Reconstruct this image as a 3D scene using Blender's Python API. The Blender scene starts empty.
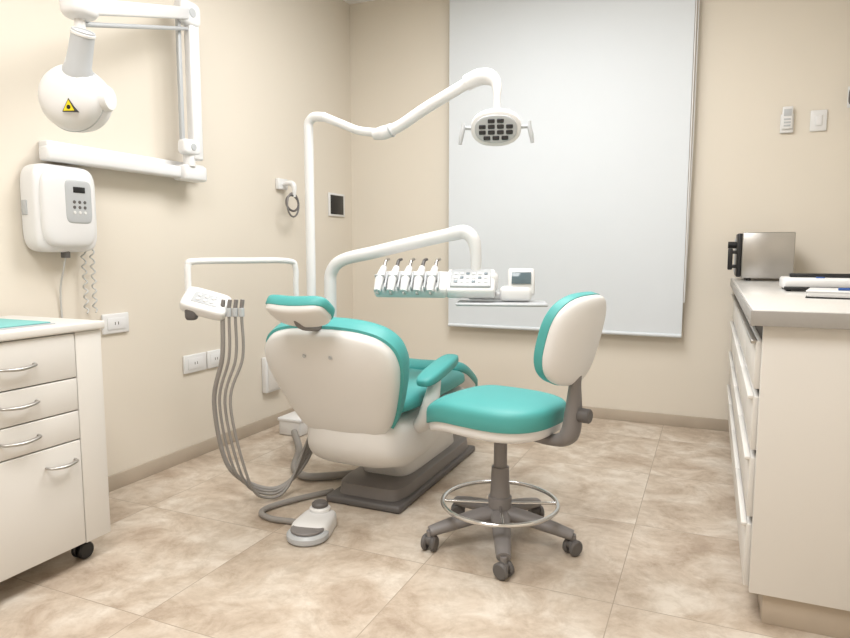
import bpy, bmesh, math, random
from mathutils import Vector, Matrix, Euler
random.seed(3)
sc = bpy.context.scene
try:
    sc.view_settings.view_transform = 'Standard'
except Exception:
    pass
COL = sc.collection
V = Vector

# ------------------------------------------------------------------ materials
def srgb(r, g, b):
    def c(x):
        x = x / 255.0
        return x / 12.92 if x <= 0.04045 else ((x + 0.055) / 1.055) ** 2.4
    return (c(r), c(g), c(b), 1)

def mat(name, rgb, rough=0.5, metal=0.0, var=0.04, scale=8.0, bump=0.0, bscale=200.0, coat=0.0, emis=None, estr=0.0):
    m = bpy.data.materials.new(name)
    m.use_nodes = True
    nt = m.node_tree
    b = nt.nodes['Principled BSDF']
    base = srgb(*rgb)
    tc = nt.nodes.new('ShaderNodeTexCoord')
    nz = nt.nodes.new('ShaderNodeTexNoise')
    nz.inputs['Scale'].default_value = scale
    nz.inputs['Detail'].default_value = 3
    nt.links.new(tc.outputs['Object'], nz.inputs['Vector'])
    mx = nt.nodes.new('ShaderNodeMix'); mx.data_type = 'RGBA'
    mx.inputs['A'].default_value = tuple(max(0, c * (1 - var)) for c in base[:3]) + (1,)
    mx.inputs['B'].default_value = tuple(min(1, c * (1 + var)) for c in base[:3]) + (1,)
    nt.links.new(nz.outputs['Fac'], mx.inputs['Factor'])
    nt.links.new(mx.outputs['Result'], b.inputs['Base Color'])
    b.inputs['Roughness'].default_value = rough
    b.inputs['Metallic'].default_value = metal
    b.inputs['Coat Weight'].default_value = coat
    if emis:
        b.inputs['Emission Color'].default_value = srgb(*emis)
        b.inputs['Emission Strength'].default_value = estr
    if bump > 0:
        n2 = nt.nodes.new('ShaderNodeTexNoise')
        n2.inputs['Scale'].default_value = bscale
        nt.links.new(tc.outputs['Object'], n2.inputs['Vector'])
        bp = nt.nodes.new('ShaderNodeBump')
        bp.inputs['Strength'].default_value = bump
        bp.inputs['Distance'].default_value = 0.002
        nt.links.new(n2.outputs['Fac'], bp.inputs['Height'])
        nt.links.new(bp.outputs['Normal'], b.inputs['Normal'])
    return m

M_wall = mat('wall_paint', (223, 215, 202), 0.75, var=0.015, scale=2, bump=0.08, bscale=120)
M_ceil = mat('ceiling_paint', (240, 239, 237), 0.8, var=0.01)
M_base = mat('baseboard_ceramic', (184, 171, 155), 0.35, var=0.14, scale=6)
M_blind = mat('blind_fabric', (216, 221, 226), 0.8, var=0.01, bump=0.1, bscale=600)
M_glass = mat('night_glass', (40, 45, 52), 0.1)
M_white = mat('white_plastic', (226, 226, 226), 0.38, var=0.01, coat=0.15)
M_shell = mat('shell_offwhite', (220, 219, 217), 0.42, var=0.015, coat=0.1)
M_white2 = mat('white_enamel', (228, 228, 229), 0.33, var=0.01, coat=0.2)
M_lam = mat('white_laminate', (217, 214, 209), 0.45, var=0.015, scale=3)
M_lamgap = mat('cabinet_gap_dark', (96, 92, 88), 0.7)
M_teal = mat('teal_vinyl', (76, 163, 161), 0.5, var=0.05, bump=0.12, bscale=260)
M_grey = mat('grey_plastic', (124, 120, 119), 0.45, var=0.04)
M_dgrey = mat('dark_grey_plastic', (94, 91, 90), 0.5, var=0.04)
M_black = mat('black_plastic', (22, 22, 24), 0.35)
M_hose = mat('grey_hose', (144, 140, 136), 0.5, var=0.05)
M_cord = mat('pale_cord', (196, 196, 194), 0.5)
M_chrome = mat('chrome', (215, 215, 215), 0.12, metal=1.0, var=0.01)
M_steel = mat('brushed_steel', (175, 172, 168), 0.3, metal=0.9, var=0.05, scale=20)
M_slab = mat('counter_slab', (212, 210, 207), 0.25, var=0.10, scale=150, coat=0.2)
M_slabedge = mat('counter_edge_grey', (156, 153, 149), 0.4, var=0.05, scale=90)
M_panel = mat('light_grey_panel', (184, 187, 190), 0.35)
M_screen = mat('lcd_screen', (96, 112, 120), 0.12)
M_yellow = mat('warning_yellow', (225, 205, 30), 0.5)
M_blue = mat('blue_plastic', (50, 90, 160), 0.4)
M_led = mat('reflector_dark', (70, 72, 76), 0.12, metal=0.8)
M_tealcloth = mat('teal_tray_liner', (120, 185, 182), 0.7)
M_lightpanel = mat('lamp_diffuser', (255, 250, 240), 0.6, emis=(255, 252, 246), estr=3.0)

def floor_mat():
    m = bpy.data.materials.new('floor_tile_marbled'); m.use_nodes = True
    nt = m.node_tree; b = nt.nodes['Principled BSDF']; L = nt.links
    tc = nt.nodes.new('ShaderNodeTexCoord')
    mp = nt.nodes.new('ShaderNodeMapping')
    mp.inputs['Location'].default_value = (0.25, -2.1, 0)
    L.new(tc.outputs['Object'], mp.inputs['Vector'])
    br = nt.nodes.new('ShaderNodeTexBrick')
    br.offset = 0.0; br.squash = 1.0
    br.inputs['Scale'].default_value = 1.0
    br.inputs['Brick Width'].default_value = 0.675
    br.inputs['Row Height'].default_value = 0.675
    br.inputs['Mortar Size'].default_value = 0.002
    br.inputs['Mortar Smooth'].default_value = 0.3
    br.inputs['Color1'].default_value = (0.2, 0.2, 0.2, 1)
    br.inputs['Color2'].default_value = (0.8, 0.8, 0.8, 1)
    br.inputs['Mortar'].default_value = (0.5, 0.5, 0.5, 1)
    L.new(mp.outputs['Vector'], br.inputs['Vector'])
    add = nt.nodes.new('ShaderNodeVectorMath'); add.operation = 'MULTIPLY_ADD'
    add.inputs[1].default_value = (5, 7, 3)
    L.new(br.outputs['Color'], add.inputs[0]); L.new(mp.outputs['Vector'], add.inputs[2])
    n1 = nt.nodes.new('ShaderNodeTexNoise'); n1.inputs['Scale'].default_value = 4.2
    n1.inputs['Detail'].default_value = 7; n1.inputs['Roughness'].default_value = 0.66; n1.inputs['Distortion'].default_value = 0.5
    L.new(add.outputs['Vector'], n1.inputs['Vector'])
    n2 = nt.nodes.new('ShaderNodeTexNoise'); n2.inputs['Scale'].default_value = 13
    n2.inputs['Detail'].default_value = 9; n2.inputs['Roughness'].default_value = 0.75; n2.inputs['Distortion'].default_value = 0.5
    L.new(add.outputs['Vector'], n2.inputs['Vector'])
    cr = nt.nodes.new('ShaderNodeValToRGB')
    e = cr.color_ramp.elements
    e[0].position = 0.34; e[0].color = srgb(172, 154, 136)
    e[1].position = 0.64; e[1].color = srgb(213, 203, 190)
    k = cr.color_ramp.elements.new(0.48); k.color = srgb(194, 179, 162)
    L.new(n1.outputs['Fac'], cr.inputs['Fac'])
    cr2 = nt.nodes.new('ShaderNodeValToRGB')
    e = cr2.color_ramp.elements
    e[0].position = 0.36; e[0].color = (0.72, 0.68, 0.63, 1)
    e[1].position = 0.54; e[1].color = (1, 1, 1, 1)
    L.new(n2.outputs['Fac'], cr2.inputs['Fac'])
    mul = nt.nodes.new('ShaderNodeMix'); mul.data_type = 'RGBA'; mul.blend_type = 'MULTIPLY'
    mul.inputs['Factor'].default_value = 0.6
    L.new(cr.outputs['Color'], mul.inputs['A']); L.new(cr2.outputs['Color'], mul.inputs['B'])
    mo = nt.nodes.new('ShaderNodeMix'); mo.data_type = 'RGBA'
    mo.inputs['B'].default_value = srgb(160, 146, 130)
    L.new(br.outputs['Fac'], mo.inputs['Factor']); L.new(mul.outputs['Result'], mo.inputs['A'])
    L.new(mo.outputs['Result'], b.inputs['Base Color'])
    b.inputs['Roughness'].default_value = 0.42
    bp = nt.nodes.new('ShaderNodeBump'); bp.invert = True
    bp.inputs['Strength'].default_value = 0.2; bp.inputs['Distance'].default_value = 0.001
    L.new(br.outputs['Fac'], bp.inputs['Height']); L.new(bp.outputs['Normal'], b.inputs['Normal'])
    return m
M_floor = floor_mat()

# ------------------------------------------------------------------ mesh helpers
def mk(name, verts, faces, m, parent=None, ang=38):
    me = bpy.data.meshes.new(name)
    me.from_pydata([tuple(v) for v in verts], [], faces)
    bm = bmesh.new(); bm.from_mesh(me)
    bmesh.ops.remove_doubles(bm, verts=bm.verts, dist=1e-6)
    bmesh.ops.recalc_face_normals(bm, faces=bm.faces)
    bm.to_mesh(me); bm.free()
    me.shade_smooth()
    me.set_sharp_from_angle(angle=math.radians(ang))
    me.materials.append(m)
    o = bpy.data.objects.new(name, me)
    COL.objects.link(o)
    if parent: o.parent = parent
    return o

def group(name):
    e = bpy.data.objects.new(name, None)
    e.empty_display_size = 0.1
    COL.objects.link(e)
    return e

def box(name, c, s, m, parent=None, bev=0.004, rot=None, seg=2):
    bm = bmesh.new()
    bmesh.ops.create_cube(bm, size=1.0)
    for v in bm.verts:
        v.co = V((v.co.x * s[0], v.co.y * s[1], v.co.z * s[2]))
    if bev > 0:
        bev = min(bev, min(s) * 0.49)
        bmesh.ops.bevel(bm, geom=list(bm.edges), offset=bev, segments=seg, profile=0.5, affect='EDGES')
    R = rot if isinstance(rot, Matrix) else (Euler([math.radians(a) for a in rot]).to_matrix() if rot else Matrix.Identity(3))
    for v in bm.verts:
        v.co = R @ v.co + V(c)
    me = bpy.data.meshes.new(name); bm.to_mesh(me); bm.free()
    if bev > 0:
        me.shade_smooth(); me.set_sharp_from_angle(angle=math.radians(50))
    me.materials.append(m)
    o = bpy.data.objects.new(name, me); COL.objects.link(o)
    if parent: o.parent = parent
    return o

def bx(name, x, y, z, m, parent=None, bev=0.004):
    return box(name, ((x[0]+x[1])/2, (y[0]+y[1])/2, (z[0]+z[1])/2), (abs(x[1]-x[0]), abs(y[1]-y[0]), abs(z[1]-z[0])), m, parent, bev)

def basis(d):
    d = V(d).normalized()
    a = V((0, 0, 1)) if abs(d.z) < 0.9 else V((1, 0, 0))
    u = d.cross(a).normalized(); w = u.cross(d).normalized()
    return u, w, d

def lathe(name, p0, direction, prof, m, parent=None, n=36, ang=35):
    u, w, d = basis(direction); p0 = V(p0)
    verts = []; faces = []
    k = len(prof)
    for (r, t) in prof:
        for i in range(n):
            a = 2*math.pi*i/n
            verts.append(p0 + d*t + (u*math.cos(a) + w*math.sin(a))*max(r, 1e-4))
    for j in range(k-1):
        for i in range(n):
            i2 = (i+1) % n
            faces.append((j*n+i, j*n+i2, (j+1)*n+i2, (j+1)*n+i))
    faces.append(tuple(range(n))); faces.append(tuple((k-1)*n+i for i in range(n)))
    return mk(name, verts, faces, m, parent, ang)

def cyl(name, p0, p1, r, m, parent=None, r1=None, bev=0.0015, n=32):
    p0 = V(p0); p1 = V(p1); L = (p1-p0).length
    if r1 is None: r1 = r
    b = min(bev, r*0.4, L*0.3)
    return lathe(name, p0, p1-p0, [(r-b, 0), (r, b), (r1, L-b), (r1-b, L)], m, parent, n)

def catmull(pts, n=8):
    P = [V(p) for p in pts]
    P = [P[0]*2-P[1]] + P + [P[-1]*2-P[-2]]
    out = []
    for i in range(1, len(P)-2):
        p0, p1, p2, p3 = P[i-1], P[i], P[i+1], P[i+2]
        for j in range(n):
            t = j/n
            out.append(0.5*((2*p1) + (p2-p0)*t + (2*p0-5*p1+4*p2-p3)*t*t + (3*p1-p0-3*p2+p3)*t**3))
    out.append(P[-2])
    return out

def tube(name, pts, r, m, parent=None, sm=8, n=16, flat=1.0):
    path = catmull(pts, sm) if sm > 1 else [V(p) for p in pts]
    if isinstance(r, (list, tuple)):
        rr = []
        for i in range(len(pts)-1):
            for j in range(sm):
                rr.append(r[i] + (r[i+1]-r[i])*j/sm)
        rr.append(r[-1])
    else:
        rr = [r]*len(path)
    t0 = (path[1]-path[0]).normalized()
    u, w, d = basis(t0)
    verts = []; faces = []
    prev = t0
    for k, p in enumerate(path):
        if k == 0: t = t0
        elif k == len(path)-1: t = (path[k]-path[k-1]).normalized()
        else: t = (path[k+1]-path[k-1]).normalized()
        q = prev.rotation_difference(t)
        u = q @ u; w = q @ w; prev = t
        for i in range(n):
            a = 2*math.pi*i/n
            verts.append(p + (u*math.cos(a) + w*math.sin(a)*flat)*rr[k])
    K = len(path)
    for j in range(K-1):
        for i in range(n):
            i2 = (i+1) % n
            faces.append((j*n+i, j*n+i2, (j+1)*n+i2, (j+1)*n+i))
    faces.append(tuple(range(n))); faces.append(tuple((K-1)*n+i for i in range(n)))
    return mk(name, verts, faces, m, parent, 50)

def ring(name, c, R, r, m, parent=None, normal=(0, 0, 1), n=64, k=12):
    u, w, d = basis(normal); c = V(c)
    verts = []; faces = []
    for i in range(n):
        a = 2*math.pi*i/n
        e = u*math.cos(a) + w*math.sin(a)
        for j in range(k):
            b = 2*math.pi*j/k
            verts.append(c + e*(R + r*math.cos(b)) + d*r*math.sin(b))
    for i in range(n):
        for j in range(k):
            faces.append((i*k+j, ((i+1) % n)*k+j, ((i+1) % n)*k+(j+1) % k, i*k+(j+1) % k))
    return mk(name, verts, faces, m, parent)

def sp(x, p):
    return math.copysign(abs(x)**p, x)

def pillow(name, c, h, m, parent=None, e=(0.5, 0.5), rot=None, nu=48, nv=24):
    R = rot if isinstance(rot, Matrix) else (Euler([math.radians(a) for a in rot]).to_matrix() if rot else Matrix.Identity(3))
    verts = []; faces = []
    for j in range(nv+1):
        ph = -math.pi/2 + math.pi*j/nv
        for i in range(nu):
            th = 2*math.pi*i/nu
            p = V((h[0]*sp(math.cos(ph), e[0])*sp(math.cos(th), e[1]),
                   h[1]*sp(math.cos(ph), e[0])*sp(math.sin(th), e[1]),
                   h[2]*sp(math.sin(ph), e[0])))
            verts.append(R @ p + V(c))
    for j in range(nv):
        for i in range(nu):
            i2 = (i+1) % nu
            faces.append((j*nu+i, j*nu+i2, (j+1)*nu+i2, (j+1)*nu+i))
    return mk(name, verts, faces, m, parent, 60)

def frame(o, U, Vv, W, bend=None):
    o = V(o); U = V(U); Vv = V(Vv); W = V(W)
    def f(u, v, w):
        if bend: u, v, w = bend(u, v, w)
        return o + U*u + Vv*v + W*w
    return f

def outline(a, b, n=3.0, taper=0.0, N=64, c=(0, 0)):
    o = []
    for i in range(N):
        t = 2*math.pi*i/N
        u = a*sp(math.cos(t), 2/n); v = b*sp(math.sin(t), 2/n)
        u *= 1 + taper*v/b
        o.append((c[0]+u, c[1]+v))
    return o

def dome(name, ol, c, wf, wb, m, mp, parent=None, pf=2.4, pb=2.4, K=10, side=0.0):
    N = len(ol); verts = []; faces = []
    rings = []
    for k in range(K+1):
        s = math.sin(math.pi/2*max(k, 0.02)/K)
        rings.append((s, -side - wb*(max(0, 1-s**pb))**(1/pb)))
    for k in range(K, -1, -1):
        s = math.sin(math.pi/2*max(k, 0.02)/K)
        rings.append((s, side + wf*(max(0, 1-s**pf))**(1/pf)))
    for (s, w) in rings:
        for (u, v) in ol:
            verts.append(mp(c[0]+(u-c[0])*s, c[1]+(v-c[1])*s, w))
    for j in range(len(rings)-1):
        for i in range(N):
            i2 = (i+1) % N
            faces.append((j*N+i, j*N+i2, (j+1)*N+i2, (j+1)*N+i))
    faces.append(tuple(range(N))); faces.append(tuple((len(rings)-1)*N+i for i in range(N)))
    return mk(name, verts, faces, m, parent, 60)

def loft(name, secs, m, parent=None, ang=50, N=40):
    verts = []; faces = []
    for (c, a, b, U, W, n) in secs:
        for i in range(N):
            t = 2*math.pi*i/N
            verts.append(V(c) + V(U)*a*sp(math.cos(t), 2/n) + V(W)*b*sp(math.sin(t), 2/n))
    for j in range(len(secs)-1):
        for i in range(N):
            i2 = (i+1) % N
            faces.append((j*N+i, j*N+i2, (j+1)*N+i2, (j+1)*N+i))
    faces.append(tuple(range(N))); faces.append(tuple((len(secs)-1)*N+i for i in range(N)))
    return mk(name, verts, faces, m, parent, ang)

# ------------------------------------------------------------------ room
XL, XR, YB, YF, HC = -2.60, 0.74, 4.50, -1.2, 3.0
bx('floor', (XL-0.1, XR+0.1), (YF-0.1, YB+0.1), (-0.1, 0), M_floor, bev=0)
bx('ceiling', (XL-0.1, XR+0.1), (YF-0.1, YB+0.1), (HC, HC+0.1), M_ceil, bev=0)
bx('wall_left', (XL-0.1, XL), (YF, YB), (0, HC), M_wall, bev=0)
bx('wall_right', (XR, XR+0.1), (YF, YB), (0, HC), M_wall, bev=0)
bx('wall_front', (XL-0.1, XR+0.1), (YF-0.1, YF), (0, HC), M_wall, bev=0)
wx0, wx1, wz0, wz1 = -1.66, -0.29, 0.75, 2.80
def wall_with_hole(name, x0, x1, y0, y1, z0, z1, hx0, hx1, hz0, hz1, m):
    vs = []; fs = []
    for y in (y0, y1):
        vs += [(x0, y, z0), (x1, y, z0), (x1, y, z1), (x0, y, z1), (hx0, y, hz0), (hx1, y, hz0), (hx1, y, hz1), (hx0, y, hz1)]
    for o in (0, 8):
        for i in range(4):
            j = (i+1) % 4
            fs.append((o+i, o+j, o+4+j, o+4+i))
    for i in range(4):
        j = (i+1) % 4
        fs.append((i, j, 8+j, 8+i)); fs.append((4+i, 4+j, 12+j, 12+i))
    return mk(name, vs, fs, m)
wall_with_hole('wall_back', XL-0.1, XR+0.1, YB, YB+0.1, 0, HC, wx0, wx1, wz0, wz1, M_wall)
wn = group('window_1')
bx('pane', (wx0, wx1), (YB+0.06, YB+0.07), (wz0, wz1), M_glass, wn, 0)
bx('frame_left', (wx0, wx0+0.05), (YB+0.03, YB+0.08), (wz0, wz1), M_white, wn)
bx('frame_right', (wx1-0.05, wx1), (YB+0.03, YB+0.08), (wz0, wz1), M_white, wn)
bx('frame_low', (wx0+0.05, wx1-0.05), (YB+0.03, YB+0.08), (wz0, wz0+0.05), M_white, wn)
bx('frame_high', (wx0+0.05, wx1-0.05), (YB+0.03, YB+0.08), (wz1-0.05, wz1), M_white, wn)
bx('frame_mullion', (-1.0, -0.95), (YB+0.03, YB+0.08), (wz0+0.05, wz1-0.05), M_white, wn)
bx('baseboard_left', (XL, XL+0.012), (YF, YB), (0, 0.075), M_base, bev=0.002)
bx('baseboard_back', (XL+0.012, 0.18), (YB-0.012, YB), (0, 0.075), M_base, bev=0.002)
rb = group('roller_blind')
bx('fabric', (-1.755, -0.16), (4.425, 4.429), (0.605, 2.93), M_blind, rb, 0)
cyl('bottom_rail', (-1.755, 4.427, 0.605), (-0.16, 4.427, 0.605), 0.012, M_blind, rb)
cyl('roll_tube', (-1.765, 4.45, 2.945), (-0.15, 4.45, 2.945), 0.035, M_white, rb)
bx('bracket_left', (-1.78, -1.765), (4.42, 4.498), (2.91, 2.99), M_white, rb)
bx('bracket_right', (-0.15, -0.135), (4.42, 4.498), (2.91, 2.99), M_white, rb)
tube('bead_chain', [(-0.152, 4.42, 2.93), (-0.152, 4.42, 1.9), (-0.152, 4.42, 0.82)], 0.004, M_white, rb, sm=2, n=8)
tube('bead_chain_back', [(-0.140, 4.44, 2.93), (-0.140, 4.44, 1.9), (-0.152, 4.42, 0.82)], 0.004, M_white, rb, sm=2, n=8)

for i, (x, y) in enumerate([(-0.95, 2.75), (-0.95, 0.5)]):
    g = group('ceiling_light' if i == 0 else 'ceiling_light.001')
    bx('housing', (x-0.63, x+0.63), (y-0.63, y+0.63), (HC-0.05, HC), M_white, g)
    bx('diffuser', (x-0.6, x+0.6), (y-0.6, y+0.6), (HC-0.055, HC-0.05), M_lightpanel, g, 0)
    ld = bpy.data.lights.new('panel_light', 'AREA'); ld.shape = 'RECTANGLE'; ld.size = 1.2; ld.size_y = 1.2
    ld.energy = 44 if i == 0 else 50; ld.color = (0.985, 0.99, 1.0)
    lo = bpy.data.objects.new('panel_light', ld); lo.location = (x, y, HC-0.065); COL.objects.link(lo); lo.parent = g
w = bpy.data.worlds.new('World'); sc.world = w; w.use_nodes = True
w.node_tree.nodes['Background'].inputs['Color'].default_value = (0.02, 0.025, 0.03, 1)
w.node_tree.nodes['Background'].inputs['Strength'].default_value = 1.0

# ------------------------------------------------------------------ dental chair
C = -1.39
ch = group('dental_chair')
bx('base_plate', (C-0.19, C+0.19), (2.46, 3.46), (0.0, 0.035), M_dgrey, ch, 0.012)
loft('base_cover', [((C, 2.98, 0.034), 0.17, 0.48, (1, 0, 0), (0, 1, 0), 8), ((C, 2.98, 0.085), 0.165, 0.47, (1, 0, 0), (0, 1, 0), 8), ((C, 3.0, 0.095), 0.15, 0.44, (1, 0, 0), (0, 1, 0), 8)], M_grey, ch)
loft('lift_column', [((C, 3.0, 0.09), 0.13, 0.34, (1, 0, 0), (0, 1, 0), 6), ((C, 2.95, 0.18), 0.14, 0.34, (1, 0, 0), (0, 1, 0), 6), ((C, 2.85, 0.30), 0.16, 0.34, (1, 0, 0), (0, 1, 0), 6)], M_shell, ch)
secs = []
for (y, hw, zt, zb, n) in [(2.31, 0.10, 0.42, 0.32, 3), (2.33, 0.18, 0.44, 0.27, 3.2), (2.38, 0.225, 0.45, 0.225, 3.5), (2.48, 0.25, 0.45, 0.200, 3.8), (2.65, 0.255, 0.45, 0.205, 4), (2.9, 0.25, 0.44, 0.26, 4), (3.15, 0.24, 0.44, 0.34, 4), (3.22, 0.21, 0.43, 0.37, 4)]:
    secs.append(((C, y, (zt+zb)/2), hw, (zt-zb)/2, (1, 0, 0), (0, 0, 1), n))
loft('seat_shell', secs, M_shell, ch)
sf = frame((C, 2.80, 0.45), (1, 0, 0), (0, 1, 0), (0, 0, 1), bend=lambda u, v, w: (u, v, w + 0.5*u*u))
dome('seat_cushion', outline(0.26, 0.42, 5), (0, 0), 0.085, 0.02, M_teal, sf, ch, 3, 3)
a = math.radians(-22)
lf = frame((C-0.04, 3.36, 0.42), (1, 0, 0), (0, math.cos(a), math.sin(a)), (0, -math.sin(a), math.cos(a)), bend=lambda u, v, w: (u, v, w + 0.4*u*u))
dome('leg_rest_cushion', outline(0.245, 0.28, 4, taper=-0.14), (0, 0), 0.08, 0.01, M_teal, lf, ch, 3, 3)
dome('leg_rest_shell', outline(0.235, 0.265, 4, taper=-0.14), (0, 0), 0.0, 0.06, M_shell, lf, ch, 3, 3)
al = math.radians(64)
VB = V((0, -math.cos(al), math.sin(al))); WB = V((0, math.sin(al), math.cos(al)))
def bbend(u, v, w): return (u, v, w + 0.30*u*u + 0.25*max(0, v-0.28)**2)
BO = V((C-0.012, 2.40, 0.37))
bf = frame(BO, (1, 0, 0), VB, WB, bend=bbend)
prof = [(0.0, 0.0), (0.12, 0.002), (0.20, 0.03), (0.245, 0.10), (0.285, 0.21), (0.312, 0.31), (0.318, 0.38), (0.300, 0.445), (0.25, 0.495), (0.17, 0.525), (0.08, 0.538), (0.0, 0.54)]
half = catmull([(p[0], p[1], 0) for p in prof], 5)
bol = [(p.x, p.y) for p in half] + [(-p.x, p.y) for p in reversed(half[1:-1])]
bol2 = []
for (u, v) in bol:
    d = V((u, v-0.29)); L_ = d.length
    d *= (L_-0.012)/L_
    bol2.append((d.x, 0.29+d.y))
dome('back_cushion', bol, (0, 0.29), 0.07, 0.004, M_teal, bf, ch, 4, 3, side=0.020)
bf2 = frame(BO - WB*0.012, (1, 0, 0), VB, WB, bend=bbend)
dome('back_shell', bol2, (0, 0.27), 0.0, 0.055, M_shell, bf2, ch, 3, 4.0, side=0.014)
for sx in (-1, 1):
    pb = bf2(sx*0.06, 0.44, -0.068)
    cyl('shell_screw', pb, pb - WB*0.004, 0.008, M_panel, ch, n=16)
hc = V((C-0.02, 2.035, 0.920))
ha = math.radians(34)
HV = V((0, -math.cos(ha), math.sin(ha))); HW = V((0, math.sin(ha), math.cos(ha)))
hf = frame(hc, (1, 0, 0), HV, HW, bend=lambda u, v, w: (u, v, w + 1.0*u*u))
dome('headrest_cushion', outline(0.132, 0.070, 3.8), (0, 0), 0.032, 0.004, M_teal, hf, ch, 3, 3, side=0.010)
hf2 = frame(hc-HW*0.010, (1, 0, 0), HV, HW, bend=lambda u, v, w: (u, v, w + 1.0*u*u))
dome('headrest_shell', outline(0.127, 0.066, 3.8), (0, 0), 0.0, 0.024, M_shell, hf2, ch, 3, 3, side=0.008)
tube('headrest_bar', [hc - HW*0.015, hc - HW*0.02 - HV*0.05, bf(0, 0.50, 0.04), bf(0, 0.40, 0.05)], 0.016, M_grey, ch, sm=6, flat=1.8)
for sx in (1, -1):
    ax = C + sx*0.30
    tube('armrest_bracket', [(C+sx*0.22, 2.56, 0.37), (C+sx*0.275, 2.53, 0.41), (ax, 2.55, 0.50), (ax, 2.60, 0.585)], [0.045, 0.045, 0.042, 0.03], M_shell, ch, sm=6, flat=0.7)
    pillow('armrest_pad', (ax-sx*0.012, 2.66, 0.618), (0.046, 0.19, 0.028), M_teal, ch, (0.6, 0.6), rot=(9, 0, 0))
tube('unit_bracket', [(C-0.15, 2.85, 0.36), (C-0.33, 2.85, 0.36), (-1.9, 2.87, 0.40)], 0.045, M_shell, ch, sm=4)
loft('unit_column', [((-1.87, 2.88, 0.33), 0.06, 0.07, (1, 0, 0), (0, 1, 0), 4), ((-1.87, 2.88, 0.36), 0.085, 0.09, (1, 0, 0), (0, 1, 0), 4), ((-1.87, 2.88, 0.70), 0.085, 0.09, (1, 0, 0), (0, 1, 0), 4), ((-1.87, 2.88, 0.73), 0.06, 0.07, (1, 0, 0), (0, 1, 0), 4)], M_shell, ch)

# ------------------------------------------------------------------ operating light
dl = group('dental_operating_light')
cyl('pole', (-1.90, 2.86, 0.735), (-1.90, 2.86, 1.77), 0.024, M_white2, dl)
tube('elbow', [(-1.90, 2.86, 1.75), (-1.897, 2.86, 1.79), (-1.865, 2.86, 1.815), (-1.80, 2.86, 1.81)], 0.0235, M_white2, dl)
tube('lower_arm', [(-1.81, 2.86, 1.812), (-1.72, 2.87, 1.775), (-1.62, 2.88, 1.735), (-1.50, 2.89, 1.715)], [0.022, 0.02, 0.02, 0.022], M_white2, dl)
tube('elbow_joint', [(-1.54, 2.89, 1.712), (-1.49, 2.89, 1.716), (-1.44, 2.892, 1.728)], [0.026, 0.034, 0.030], M_white2, dl)
tube('joint_band', [(-1.452, 2.892, 1.724), (-1.444, 2.892, 1.727)], 0.0335, M_panel, dl, sm=1, n=24)
tube('spring_arm', [(-1.47, 2.89, 1.72), (-1.40, 2.895, 1.745), (-1.26, 2.90, 1.82), (-1.08, 2.91, 1.905), (-1.04, 2.91, 1.92)], [0.028, 0.027, 0.027, 0.027, 0.025], M_white2, dl)
tube('lamp_yoke', [(-1.07, 2.91, 1.912), (-1.01, 2.91, 1.932), (-0.955, 2.90, 1.925), (-0.92, 2.89, 1.89), (-0.912, 2.88, 1.83), (-0.912, 2.88, 1.77)], [0.036, 0.038, 0.036, 0.024, 0.016, 0.014], M_white2, dl)
Lc = V((-0.912, 2.87, 1.695))
n = V((0.22, -0.80, -0.38)).normalized()
Ux = V((0, 0, 1)).cross(n).normalized(); Uy = n.cross(Ux).normalized()
lfm = frame(Lc, Ux, Uy, n)
dome('lamp_housing', outline(0.112, 0.080, 2.3), (0, 0), 0.012, 0.06, M_white2, lfm, dl, 3, 2.2, side=0.012)
dome('lamp_face', outline(0.094, 0.062, 2.4), (0, 0), 0.006, 0.002, M_panel, frame(Lc+n*0.022, Ux, Uy, n), dl, 4, 4, side=0.002)
for (r, cols) in ((0.037, 2), (0.012, 4), (-0.013, 4), (-0.038, 3)):
    for i in range(cols):
        x = (i-(cols-1)/2)*0.040
        pillow('reflector_cell', Lc + n*0.030 + Ux*x + Uy*r, (0.0155, 0.0095, 0.004), M_led, dl, (0.5, 0.35), rot=Matrix((Ux, Uy, n)).transposed(), nu=20, nv=8)
for s in (1, -1):
    p = Lc + Ux*s*0.11
    tube('handle_stem', [p, p + Ux*s*0.030 - n*0.01, p + Ux*s*0.038 + V((0, 0, 0.005))], 0.008, M_panel, dl, sm=4)
    q = p + Ux*s*0.038
    tube('handle_grip', [q + V((0, 0, 0.025)), q, q - V((0, 0, 0.035)) + Ux*s*0.008, q - V((0, 0, 0.07)) + Ux*s*0.014], [0.007, 0.010, 0.011, 0.008], M_panel, dl, sm=5)

# ------------------------------------------------------------------ delivery unit
du = group('dental_delivery_unit')
tube('support_arm', [(-1.81, 2.90, 0.735), (-1.81, 2.90, 0.95), (-1.80, 2.90, 1.04), (-1.73, 2.90, 1.10), (-1.55, 2.91, 1.14), (-1.35, 2.93, 1.185), (-1.16, 2.95, 1.225)], [0.032]*7, M_white2, du, sm=8)
tube('arm_end', [(-1.16, 2.95, 1.225), (-1.09, 2.95, 1.235), (-1.045, 2.95, 1.20), (-1.03, 2.95, 1.12), (-1.03, 2.95, 1.03)], [0.034, 0.034, 0.032, 0.026, 0.024], M_white2, du, sm=8)
ang = math.radians(16)
DR = V((math.cos(ang), math.sin(ang), 0)); DF = V((math.sin(ang), -math.cos(ang), 0)); DZ = V((0, 0, 1))
Dc = V((-1.22, 2.94, 0.992))
def dp(a, b, c_): return Dc + DR*a + DF*b + DZ*c_
Rm = Matrix((DR, -DF, DZ)).transposed()
box('head_body', dp(0, -0.01, 0.005), (0.58, 0.20, 0.095), M_white, du, 0.025, rot=Rm, seg=3)
tilt = Rm @ Matrix.Rotation(math.radians(40), 3, 'X')
box('front_cradle', dp(-0.115, 0.095, -0.005), (0.35, 0.14, 0.06), M_white, du, 0.018, rot=tilt, seg=3)
box('panel_housing', dp(0.165, 0.075, 0.0), (0.23, 0.16, 0.06), M_white, du, 0.018, rot=tilt, seg=3)
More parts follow.
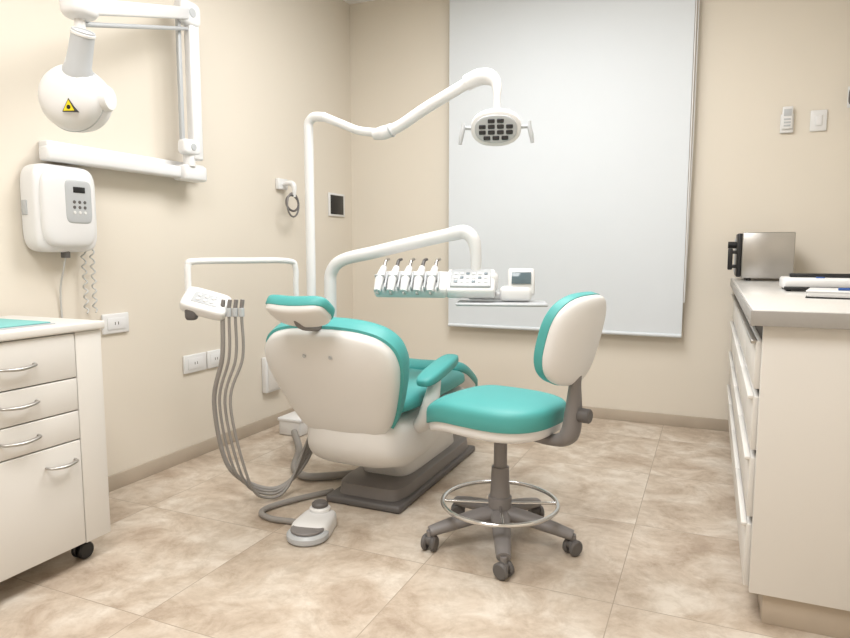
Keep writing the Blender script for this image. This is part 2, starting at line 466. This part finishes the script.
box('control_panel', dp(0.165, 0.097, 0.026), (0.19, 0.12, 0.012), M_panel, du, 0.005, rot=tilt)
for i in range(6):
    for j in range(3):
        o2 = tilt @ V((-0.07 + i*0.028, -0.03 + j*0.028, 0.007))
        box('key', dp(0.165, 0.097, 0.026) + o2, (0.016, 0.012, 0.004), M_white if (i*2+j) % 3 else M_screen, du, 0.001, rot=tilt)
for i in range(5):
    x = -0.262 + i*0.062
    ctr = dp(x, 0.105, 0.006)
    lo_ = ctr + tilt @ V((-0.004, -0.085, 0.020)); md = ctr + tilt @ V((0.0, -0.01, 0.034)); hi = ctr + tilt @ V((0.008, 0.065, 0.034))
    tube('handpiece', [lo_, md, hi], [0.017, 0.022, 0.015], M_white2, du, sm=6)
    t2 = hi + tilt @ V((0.006, 0.045, 0.006))
    tube('handpiece_tip', [hi, t2, t2 + DR*0.016 + DZ*0.006 + DF*0.010], [0.009, 0.008, 0.006], M_dgrey if i % 2 else M_steel, du, sm=4)
    box('handpiece_band', md, (0.046, 0.008, 0.046), M_panel, du, 0.003, rot=tilt)
    box('cradle_rib', ctr + tilt @ V((0.031, -0.02, 0.026)), (0.010, 0.11, 0.026), M_panel, du, 0.004, rot=tilt)
    tube('handpiece_hose', [lo_, lo_ - DZ*0.012 - DF*0.015, dp(x, 0.03, -0.05), dp(x, -0.04, -0.03)], 0.006, M_cord, du, sm=5, n=10)
box('tray_arm', dp(0.25, 0.03, -0.06), (0.20, 0.06, 0.035), M_white, du, 0.01, rot=Rm)
box('accessory_tray', dp(0.31, 0.08, -0.092), (0.42, 0.20, 0.014), M_panel, du, 0.006, rot=Rm)
box('screen_base', dp(0.375, 0.05, -0.047), (0.15, 0.10, 0.07), M_white, du, 0.02, rot=Rm)
st = Rm @ Matrix.Rotation(math.radians(-14), 3, 'X')
box('screen_body', dp(0.40, 0.06, 0.008), (0.125, 0.03, 0.13), M_white, du, 0.012, rot=st)
box('screen_glass', dp(0.40, 0.079, 0.028), (0.09, 0.004, 0.055), M_screen, du, 0.001, rot=st)
for i in range(3):
    box('screen_key', dp(0.372+i*0.028, 0.070, -0.024), (0.016, 0.004, 0.012), M_panel, du, 0.001, rot=st)

# ------------------------------------------------------------------ assistant instrument arm
aa = group('assistant_instrument_arm')
tube('arm', [(-1.94, 2.80, 0.72), (-1.94, 2.78, 0.95), (-1.94, 2.78, 1.06), (-1.955, 2.74, 1.095), (-2.02, 2.50, 1.10), (-2.095, 2.24, 1.10), (-2.105, 2.21, 1.085), (-2.105, 2.205, 1.04), (-2.105, 2.205, 0.97)], 0.0145, M_white2, aa, sm=6)
tube('arm_root', [(-1.87, 2.86, 0.60), (-1.94, 2.80, 0.62), (-1.94, 2.80, 0.73)], 0.022, M_white2, aa, sm=5)
hR = V((0.88, 0.47, 0)).normalized(); hF = V((0.47, -0.88, 0)).normalized()
Hc = V((-1.995, 2.22, 0.918))
hm = Matrix((hR, -hF, DZ)).transposed()
hrot = hm @ Matrix.Rotation(math.radians(16), 3, 'Y') @ Matrix.Rotation(math.radians(36), 3, 'X')
pillow('holder_body', Hc - hR*0.02, (0.10, 0.068, 0.030), M_white, aa, (0.45, 0.35), rot=hrot)
box('holder_keys', Hc - hR*0.02 + hrot @ V((0, -0.005, 0.029)), (0.11, 0.065, 0.006), M_panel, aa, 0.002, rot=hrot)
for i in range(3):
    for j in range(2):
        cyl('holder_button', Hc - hR*0.02 + hrot @ V((-0.03+i*0.03, -0.018+j*0.026, 0.031)), Hc - hR*0.02 + hrot @ V((-0.03+i*0.03, -0.018+j*0.026, 0.036)), 0.008, M_white, aa, n=16)
pillow('holder_socket', Hc - hR*0.075 - DZ*0.035 + hF*0.03, (0.026, 0.026, 0.034), M_dgrey, aa, (0.5, 0.6), rot=hm)
for i in range(4):
    p = Hc + hR*(0.055 + i*0.027) - DZ*0.036 + hF*0.026
    cyl('cradle_cup', p - DZ*0.02, p + DZ*0.018, 0.0125, M_panel, aa)
    cyl('suction_handle', p + DZ*0.015, p + DZ*0.055 + hR*0.006, 0.009, M_grey, aa)
    k = i*0.030
    tube('hose', [p - DZ*0.02, p - DZ*0.20 + V((-0.01+k*0.1, 0, 0)), V((-1.995+k, 2.22, 0.48)), V((-1.975+k*1.4, 2.26, 0.20 - k*0.8)), V((-1.91+k, 2.34, 0.080-k*0.6)), V((-1.81+k*0.4, 2.44, 0.045)), V((-1.745, 2.58, 0.16+k)), V((-1.79, 2.80, 0.38))], 0.0065 if i else 0.010, M_hose, aa, sm=8, n=12)
tube('main_hose', [(-2.28, 3.22, 0.05), (-2.08, 2.98, 0.035), (-1.95, 2.75, 0.022), (-1.82, 2.66, 0.022), (-1.70, 2.72, 0.022), (-1.57, 2.8, 0.03)], 0.02, M_hose, aa, sm=8)

# ------------------------------------------------------------------ foot control pedal
fp = group('foot_control_pedal')
PR = V((0.97, 0.22, 0)).normalized(); PF = V((-0.22, 0.97, 0)).normalized(); P0 = V((-1.455, 2.19, 0))
dome('pedal_base', outline(0.076, 0.10, 4.5, taper=-0.10), (0, 0), 0.040, 0.0, M_white, frame(P0 + V((0, 0, 0.012)), PR, PF, (0, 0, 1)), fp, 4, 3, side=0.011)
pd = P0 - PF*0.088
cyl('pedal_disc', pd, pd + V((0, 0, 0.038)), 0.084, M_panel, fp, bev=0.010)
cyl('pedal_disc_top', pd + V((0, 0, 0.037)), pd + V((0, 0, 0.050)), 0.068, M_grey, fp, bev=0.007)
pk = P0 + PF*0.055
cyl('pedal_knob_rim', pk + V((0, 0, 0.045)), pk + V((0, 0, 0.080)), 0.044, M_white, fp, bev=0.006)
cyl('pedal_knob', pk + V((0, 0, 0.075)), pk + V((0, 0, 0.100)), 0.034, M_dgrey, fp, bev=0.008)
tube('pedal_cable', [P0 - PR*0.05 + V((0, 0, 0.02)), (-1.58, 2.19, 0.014), (-1.67, 2.18, 0.014), (-1.745, 2.21, 0.014), (-1.755, 2.28, 0.014), (-1.69, 2.42, 0.014), (-1.60, 2.56, 0.014)], 0.013, M_hose, fp, sm=8)

# ------------------------------------------------------------------ operator stool
st_ = group('operator_stool')
Sx, Sy = -0.725, 2.385
fdir = V((-0.97, 0.24, 0)).normalized(); sdir = V((fdir.y, -fdir.x, 0))
S0 = V((Sx, Sy, 0))
for i in range(5):
    t = math.radians(-142 + 72*i)
    d = V((math.cos(t), math.sin(t), 0))
    tube('base_leg', [S0 + V((0, 0, 0.125)), S0 + d*0.10 + V((0, 0, 0.115)), S0 + d*0.20 + V((0, 0, 0.095)), S0 + d*0.285 + V((0, 0, 0.075))], [0.040, 0.036, 0.032, 0.026], M_grey, st_, sm=5, flat=0.75)
    e = S0 + d*0.285
    cyl('caster_stem', e + V((0, 0, 0.045)), e + V((0, 0, 0.08)), 0.013, M_grey, st_)
    ca = V((math.cos(t+0.9), math.sin(t+0.9), 0)); cs = V((-ca.y, ca.x, 0))
    for s in (1, -1):
        cyl('caster_wheel', e + cs*s*0.008 + V((0, 0, 0.031)), e + cs*s*0.028 + V((0, 0, 0.031)), 0.031, M_dgrey, st_, bev=0.006)
    pillow('caster_hood', e + V((0, 0, 0.042)), (0.022, 0.022, 0.018), M_dgrey, st_, (0.8, 0.8), nu=20, nv=12)
cyl('hub', S0 + V((0, 0, 0.075)), S0 + V((0, 0, 0.17)), 0.048, M_grey, st_, r1=0.040, bev=0.006)
cyl('column_sleeve', S0 + V((0, 0, 0.16)), S0 + V((0, 0, 0.31)), 0.040, M_grey, st_, r1=0.034)
cyl('gas_piston', S0 + V((0, 0, 0.30)), S0 + V((0, 0, 0.47)), 0.026, M_grey, st_)
ring('foot_ring', S0 + V((0, 0, 0.165)), 0.225, 0.0085, M_chrome, st_)
for i in range(4):
    t = math.radians(20 + 90*i); d = V((math.cos(t), math.sin(t), 0))
    cyl('ring_spoke', S0 + d*0.03 + V((0, 0, 0.16)), S0 + d*0.224 + V((0, 0, 0.165)), 0.006, M_chrome, st_)
cyl('ring_hub', S0 + V((0, 0, 0.145)), S0 + V((0, 0, 0.19)), 0.046, M_grey, st_)
sc_ = S0 + fdir*0.03
def sbend(u, v, w):
    return (u, v, w - 1.65*max(0, v-0.08)**2 + 0.25*max(0, -v-0.1)**2)
smap = frame(sc_ + V((0, 0, 0.53)), sdir, fdir, (0, 0, 1), bend=sbend)
dome('seat_cushion', outline(0.21, 0.266, 2.8, taper=-0.05), (0, 0), 0.05, 0.01, M_teal, smap, st_, 2.8, 3, side=0.022)
smap2 = frame(sc_ + V((0, 0, 0.495)), sdir, fdir, (0, 0, 1), bend=sbend)
dome('seat_shell', outline(0.20, 0.254, 2.8, taper=-0.05), (0, 0), 0.0, 0.035, M_white, smap2, st_, 3, 3, side=0.012)
cyl('seat_mechanism', S0 + V((0, 0, 0.44)), S0 + V((0, 0, 0.475)), 0.06, M_dgrey, st_)
bd = -fdir
tl = math.radians(14)
BV = (V((0, 0, 1))*math.cos(tl) + bd*math.sin(tl)).normalized()
BW = (fdir*math.cos(tl) + V((0, 0, 1))*math.sin(tl)).normalized()
Bc = S0 + bd*0.305 + V((0, 0, 0.838))
bbk = lambda u, v, w: (u, v, w + 1.1*u*u)
dome('backrest_cushion', outline(0.19, 0.168, 2.8), (0, 0), 0.022, 0.0, M_teal, frame(Bc, sdir, BV, BW, bend=bbk), st_, 3, 3, side=0.013)
dome('backrest_shell', outline(0.187, 0.165, 2.8), (0, 0), 0.0, 0.04, M_white, frame(Bc - BW*0.014, sdir, BV, BW, bend=bbk), st_, 3, 2.8, side=0.006)
tube('back_bar', [S0 + bd*0.08 + V((0, 0, 0.455)), S0 + bd*0.22 + V((0, 0, 0.455)), S0 + bd*0.285 + V((0, 0, 0.485)), S0 + bd*0.300 + V((0, 0, 0.57)), S0 + bd*0.305 + V((0, 0, 0.68)), S0 + bd*0.32 + V((0, 0, 0.77))], [0.020, 0.030, 0.048, 0.042, 0.028, 0.020], M_grey, st_, sm=6, flat=0.7)
kb = S0 + bd*0.31 + V((0, 0, 0.565))
cyl('tension_knob', kb, kb + bd*0.055, 0.026, M_dgrey, st_, bev=0.004)

# ------------------------------------------------------------------ x-ray unit
xr = group('dental_xray_machine')
bx('wall_plate', (XL, XL+0.055), (1.90, 2.82), (1.545, 1.605), M_white2, xr, 0.006)
bx('wall_rail', (-2.55, -2.49), (1.86, 2.75), (1.515, 1.575), M_white2, xr, 0.012)
bx('rail_end_joint', (-2.55, -2.46), (2.59, 2.75), (1.505, 1.585), M_white2, xr, 0.015)
cyl('swivel', (-2.48, 2.64, 1.575), (-2.48, 2.64, 1.64), 0.03, M_white2, xr)
bx('upright_arm_outer', (-2.49, -2.445), (2.64, 2.71), (1.61, 2.36), M_white2, xr, 0.01)
bx('upright_arm_inner', (-2.485, -2.465), (2.58, 2.603), (1.65, 2.30), M_panel, xr, 0.005)
pillow('elbow_lower', (-2.468, 2.63, 1.67), (0.03, 0.06, 0.04), M_white2, xr, (0.5, 0.5))
pillow('elbow_joint', (-2.468, 2.65, 2.33), (0.035, 0.07, 0.06), M_white2, xr, (0.5, 0.5))
cyl('joint_cap', (-2.44, 2.65, 2.33), (-2.43, 2.65, 2.33), 0.022, M_panel, xr)
cyl('joint_cap_low', (-2.445, 2.63, 1.67), (-2.435, 2.63, 1.67), 0.018, M_panel, xr)
A0 = V((-2.465, 2.64, 2.33)); A1 = V((-2.045, 1.68, 1.99))
def arm_box(name, p0, p1, w, h, m):
    d = (p1-p0); L = d.length; d.normalize()
    s = d.cross(V((0, 0, 1))).normalized(); t = s.cross(d)
    return box(name, (p0+p1)/2, (L, w, h), m, xr, 0.008, rot=Matrix((d, s, t)).transposed())
arm_box('pantograph_arm_top', A0, A1, 0.05, 0.055, M_white2)
arm_box('pantograph_arm_bottom', A0 - V((0, 0, 0.075)), A1 - V((0, 0, 0.06)), 0.02, 0.018, M_panel)
pillow('wrist_joint', A1, (0.055, 0.055, 0.045), M_white2, xr, (0.6, 0.7))
Xc = V((-2.052, 1.655, 1.672))
cyl('yoke_stem', A1 - V((0.005, 0, 0.18)), A1, 0.018, M_white2, xr)
tube('yoke', [A1 - V((0.005, 0, 0.13)), Xc + V((-0.01, 0.01, 0.14)), Xc + V((-0.015, 0, 0.08))], [0.02, 0.028, 0.036], M_white2, xr, sm=5)
hn = V((0.30, -0.95, 0.0)).normalized()
# bulky drum head: rounded front cap, seam, rear cap
lathe('tube_head', Xc - hn*0.11, hn, [(0.02, 0), (0.055, 0.008), (0.083, 0.028), (0.102, 0.058), (0.110, 0.09), (0.112, 0.13), (0.107, 0.158), (0.092, 0.183), (0.065, 0.201), (0.03, 0.209), (0.005, 0.210)], M_white2, xr, n=48, ang=60)
ring('head_seam', Xc + hn*0.015, 0.1115, 0.003, M_panel, xr, normal=hn)
hr = V((0, 0, 1)).cross(hn).normalized()
if hr.x < 0: hr = -hr
sidec = Xc + hr*0.095
lathe('side_pivot', sidec, hr, [(0.045, 0), (0.045, 0.02), (0.038, 0.03), (0.01, 0.032)], M_white, xr, n=32)
cone_d = (V((0, 0, 0.95)) + hr*0.42 + hn*0.30).normalized()
cb = Xc + hn*0.040 + hr*0.030 + V((0, 0, 0.055))
lathe('collimator', cb, cone_d, [(0.048, 0), (0.048, 0.035), (0.040, 0.05), (0.036, 0.165), (0.031, 0.165), (0.028, 0.10), (0.01, 0.10)], M_panel, xr, n=32)
cyl('collimator_rim', cb + cone_d*0.150, cb + cone_d*0.160, 0.0385, M_white, xr)
lb = Xc + hn*0.098 + hr*0.035 - V((0, 0, 0.042))
def tri_prism(name, c, s, back, m):
    a_ = [c + hr*-s + V((0, 0, -s*0.8)), c + hr*s + V((0, 0, -s*0.8)), c + V((0, 0, s))]
    b_ = [p - hn*back for p in a_]
    mk(name, a_ + b_, [(0, 1, 2), (3, 4, 5), (0, 1, 4, 3), (1, 2, 5, 4), (2, 0, 3, 5)], m, xr)
tri_prism('warning_label_border', lb, 0.024, 0.04, M_black)
tri_prism('warning_label', lb + hn*0.001 - V((0, 0, 0.001)), 0.020, 0.01, M_yellow)
cyl('warning_dot', lb - V((0, 0, 0.005)), lb + hn*0.0025 - V((0, 0, 0.005)), 0.007, M_black, xr)

xc = group('xray_control_box')
bz = 1.322; by = 1.945
pillow('case', (-2.547, by, bz), (0.052, 0.148, 0.182), M_white2, xc, (0.35, 0.3))
pillow('front_bulge', (-2.51, by, bz), (0.04, 0.128, 0.162), M_white2, xc, (0.45, 0.5))
pillow('key_panel', (-2.477, by+0.03, bz+0.03), (0.012, 0.064, 0.09), M_panel, xc, (0.3, 0.5))
box('display', (-2.4645, by+0.03, bz+0.08), (0.004, 0.055, 0.024), M_black, xc, 0.001)
for i in range(3):
    for j in range(3):
        cyl('button', (-2.468, by+0.005+i*0.025, bz-0.015+j*0.022), (-2.4625, by+0.005+i*0.025, bz-0.015+j*0.022), 0.007, M_dgrey if j else M_white, xc, n=12)
box('power_switch', (-2.56, by-0.14, bz), (0.03, 0.025, 0.06), M_panel, xc, 0.003)
cyl('cable_gland', (-2.53, by, bz-0.205), (-2.53, by, bz-0.165), 0.018, M_dgrey, xc)
tube('power_cable', [(-2.53, by, bz-0.20), (-2.55, by, bz-0.26), (-2.59, by+0.01, bz-0.38), (-2.59, by+0.02, bz-0.7)], 0.004, M_cord, xc, sm=6, n=8)
for k in range(2):
    tube('coiled_cord', [(-2.565 + 0.010*math.sin(i*2.0), 2.06 + k*0.045 + 0.010*math.cos(i*2.0), 1.19 - i*0.014) for i in range(24)], 0.0035, M_cord, xc, sm=3, n=8)

# ------------------------------------------------------------------ fittings left wall
def outlet(name, y0, y1, z0, z1, k):
    g = group(name)
    bx('cover_plate', (XL, XL+0.014), (y0, y1), (z0, z1), M_white, g, 0.005)
    for i in range(k):
        yc = y0 + (y1-y0)*(i+0.5)/k; wd = (y1-y0)/k*0.34
        bx('socket_insert', (XL+0.014, XL+0.017), (yc-wd, yc+wd), (z0+0.02, z1-0.02), M_white2, g, 0.001)
        for s in (-1, 1):
            bx('socket_slot', (XL+0.0165, XL+0.018), (yc+s*0.009-0.002, yc+s*0.009+0.002), ((z0+z1)/2-0.006, (z0+z1)/2+0.008), M_dgrey, g, 0)
outlet('wall_outlet', 2.16, 2.31, 0.755, 0.85, 1)
outlet('wall_outlet.001', 2.66, 2.83, 0.48, 0.58, 1)
outlet('wall_outlet.002', 2.84, 2.97, 0.48, 0.58, 1)
th = group('wall_thermostat')
bx('frame', (XL, XL+0.014), (4.15, 4.37), (1.40, 1.57), M_white, th, 0.004)
bx('display', (XL+0.012, XL+0.017), (4.165, 4.345), (1.415, 1.555), M_black, th, 0.002)
jb = group('wall_junction_box')
bx('box_body', (XL, XL+0.04), (3.33, 3.50), (0.24, 0.47), M_white, jb, 0.008)
bx('box_lid', (XL+0.04, XL+0.046), (3.345, 3.485), (0.255, 0.455), M_lam, jb, 0.004)
fb = group('floor_utility_box')
bx('box_body', (-2.44, -2.28), (3.28, 3.46), (0.0, 0.10), M_shell, fb, 0.012)
bx('box_lid', (-2.445, -2.275), (3.275, 3.465), (0.09, 0.112), M_white, fb, 0.006)
hk = group('wall_hook_with_cord')
bx('hook_plate', (XL, XL+0.03), (3.52, 3.62), (1.54, 1.61), M_white, hk, 0.006)
tube('hook_arm', [(XL+0.02, 3.57, 1.575), (XL+0.08, 3.57, 1.58), (XL+0.11, 3.57, 1.56), (XL+0.11, 3.57, 1.49)], [0.014, 0.018, 0.018, 0.010], M_white, hk, sm=5)
ring('cord_loop', (XL+0.10, 3.57, 1.44), 0.075, 0.006, M_grey, hk, normal=(0.9, 0.1, 0))
ring('cord_loop_small', (XL+0.11, 3.55, 1.45), 0.05, 0.007, M_dgrey, hk, normal=(0.8, -0.2, 0.1))

# ------------------------------------------------------------------ back wall fittings
rc = group('air_conditioner_remote')
bx('holder', (0.335, 0.405), (YB-0.02, YB), (1.84, 1.95), M_white, rc, 0.005)
bx('remote_body', (0.342, 0.398), (YB-0.034, YB-0.02), (1.86, 1.99), M_white, rc, 0.005)
bx('remote_screen', (0.35, 0.39), (YB-0.036, YB-0.033), (1.935, 1.975), M_panel, rc, 0.001)
for i in range(3):
    bx('remote_key', (0.352, 0.388), (YB-0.036, YB-0.033), (1.875+i*0.018, 1.885+i*0.018), M_panel, rc, 0.001)
ls = group('light_switch')
bx('plate', (0.49, 0.575), (YB-0.012, YB), (1.84, 1.96), M_white, ls, 0.004)
bx('rocker', (0.515, 0.55), (YB-0.018, YB-0.012), (1.87, 1.93), M_white2, ls, 0.003)
sn = group('wall_alarm_sensor')
pillow('sensor_body', (0.70, YB-0.031, 2.02), (0.028, 0.03, 0.045), M_dgrey, sn, (0.5, 0.5))
bx('sensor_plate', (0.67, 0.73), (YB-0.008, YB), (1.96, 2.08), M_white, sn, 0.003)

# ------------------------------------------------------------------ mobile drawer cabinet
dc = group('mobile_drawer_cabinet')
fx = -2.05; ye = 1.70; y0 = 0.82
bx('carcass', (-2.52, fx-0.018), (y0, ye), (0.085, 0.865), M_lam, dc, 0.003)
bx('top_board', (-2.55, fx+0.012), (y0-0.015, ye+0.012), (0.862, 0.892), M_lam, dc, 0.006)
bx('front_stile', (fx-0.018, fx), (1.595, ye), (0.085, 0.860), M_lam, dc, 0.002)
bx('front_stile_near', (fx-0.018, fx), (y0, 0.94), (0.085, 0.860), M_lam, dc, 0.002)
def bow_handle(p, L, par):
    h = L/2; x = fx
    tube('handle', [(x, p[0]-h, p[1]), (x+0.022, p[0]-h*0.85, p[1]-0.002), (x+0.03, p[0], p[1]-0.006), (x+0.022, p[0]+h*0.85, p[1]-0.002), (x, p[0]+h, p[1])], [0.005, 0.006, 0.008, 0.006, 0.005], M_steel, par, sm=6, flat=0.8)
rows = [(0.702, 0.858), (0.584, 0.698), (0.478, 0.580)]
for (a_, b_), hz in zip(rows, (0.775, 0.650, 0.532)):
    bx('drawer_front', (fx-0.018, fx+0.001), (0.944, 1.591), (a_, b_), M_lam, dc, 0.003)
    bow_handle((1.370, hz), 0.13, dc)
bx('door_front', (fx-0.018, fx+0.001), (0.944, 1.591), (0.088, 0.474), M_lam, dc, 0.003)
bow_handle((1.51, 0.410), 0.11, dc)
bx('drawer_gap_back', (fx-0.03, fx-0.016), (0.94, 1.595), (0.086, 0.862), M_lamgap, dc, 0)
for (cx, cy) in ((-2.11, 1.63), (-2.46, 1.63), (-2.11, 0.9), (-2.46, 0.9)):
    cyl('caster_stem', (cx, cy, 0.05), (cx, cy, 0.09), 0.012, M_black, dc)
    for s in (1, -1):
        cyl('caster_wheel', (cx-0.01+s*0.006, cy, 0.032), (cx-0.01+s*0.026, cy, 0.032), 0.032, M_black, dc, bev=0.005)
tt = group('instrument_tray')
bx('tray_rim', (-2.40, -2.10), (1.08, 1.56), (0.892, 0.896), M_panel, tt, 0.001)
bx('tray_liner', (-2.39, -2.11), (1.09, 1.55), (0.896, 0.901), M_tealcloth, tt, 0.002)

# ------------------------------------------------------------------ counter
cc = group('counter_cabinet')
XW = XR - 0.004; YW = YB - 0.014
cy0 = 2.15; cfx = 0.146; ct = 0.978
bx('end_panel', (cfx, XW), (cy0, cy0+0.02), (0.10, 0.93), M_lam, cc, 0.002)
bx('carcass', (cfx+0.005, XW), (cy0+0.02, YW), (0.10, 0.925), M_lamgap, cc, 0)
bx('plinth', (cfx+0.04, XW), (cy0+0.02, YW), (0.0, 0.10), M_base, cc, 0.002)
bx('worktop', (0.114, XW), (cy0-0.03, YW), (0.932, ct), M_slab, cc, 0.004)
bx('worktop_edge_near', (0.112, XW), (cy0-0.036, cy0-0.029), (0.930, ct-0.003), M_slabedge, cc, 0.002)
bx('worktop_edge_front', (0.109, 0.116), (cy0-0.036, YW), (0.930, ct-0.003), M_slabedge, cc, 0.002)
ys = [cy0+0.022, 2.72, 3.30, 3.88, 4.46]
zs = [0.105, 0.33, 0.54, 0.73, 0.90]
for i in range(4):
    for j in range(4):
        bx('drawer_front', (cfx-0.016, cfx+0.004), (ys[i]+0.003, ys[i+1]-0.003), (zs[j]+0.003, zs[j+1]-0.022), M_lam, cc, 0.002)
        bx('finger_pull', (cfx-0.030, cfx-0.012), (ys[i]+0.003, ys[i+1]-0.003), (zs[j+1]-0.030, zs[j+1]-0.018), M_steel if j == 3 else M_lam, cc, 0.003)

sz = group('tabletop_sterilizer')
bx('case', (0.150, 0.41), (4.08, 4.40), (ct+0.015, ct+0.27), M_steel, sz, 0.006)
bx('door', (0.125, 0.150), (4.09, 4.39), (ct+0.02, ct+0.265), M_black, sz, 0.006)
bx('door_handle', (0.080, 0.105), (4.10, 4.14), (ct+0.06, ct+0.18), M_black, sz, 0.006)
bx('handle_mount', (0.100, 0.130), (4.10, 4.13), (ct+0.07, ct+0.09), M_black, sz, 0.004)
bx('handle_mount_high', (0.100, 0.130), (4.10, 4.13), (ct+0.15, ct+0.17), M_black, sz, 0.004)
bx('control_strip', (0.120, 0.127), (4.30, 4.38), (ct+0.04, ct+0.24), M_panel, sz, 0.003)
for (x, y) in ((0.19, 4.12), (0.38, 4.12), (0.19, 4.36), (0.38, 4.36)):
    cyl('foot', (x, y, ct), (x, y, ct+0.018), 0.014, M_black, sz)
cyl('door_knob', (0.080, 4.22, ct+0.20), (0.125, 4.22, ct+0.20), 0.020, M_black, sz)

sl = group('heat_sealer')
bx('case', (0.28, 0.66), (3.12, 3.34), (ct+0.008, ct+0.055), M_white, sl, 0.01)
bx('sealing_bar', (0.28, 0.66), (3.10, 3.122), (ct+0.006, ct+0.020), M_black, sl, 0.004)
bx('lever', (0.31, 0.63), (3.22, 3.27), (ct+0.055, ct+0.072), M_black, sl, 0.005)
bx('indicator_button', (0.40, 0.43), (3.14, 3.17), (ct+0.054, ct+0.060), M_blue, sl, 0.002)
for (x, y) in ((0.30, 3.14), (0.64, 3.14), (0.30, 3.32), (0.64, 3.32)):
    cyl('foot', (x, y, ct), (x, y, ct+0.010), 0.010, M_black, sl)
nb = group('appointment_notebook')
nr = Euler((0, 0, math.radians(-10))).to_matrix()
box('cover_bottom', (0.50, 2.78, ct+0.003), (0.34, 0.24, 0.005), M_black, nb, 0.001, rot=nr)
box('pages', (0.50, 2.78, ct+0.014), (0.33, 0.23, 0.018), M_white, nb, 0.001, rot=nr)
box('cover_top', (0.50, 2.78, ct+0.025), (0.34, 0.24, 0.004), M_white2, nb, 0.001, rot=nr)
tube('pen', [(0.42, 2.74, ct+0.032), (0.56, 2.77, ct+0.032)], 0.005, M_blue, nb, sm=2, n=10)

# ------------------------------------------------------------------ camera
cam = bpy.data.cameras.new('camera'); co = bpy.data.objects.new('camera', cam); COL.objects.link(co)
cam.sensor_fit = 'HORIZONTAL'; cam.sensor_width = 36.0; cam.lens = 36.0*652/850
cam.clip_start = 0.05
co.location = (0, 0, 1.15)
co.rotation_euler = (math.radians(90-6.04), 0, math.radians(23.7))
sc.camera = co
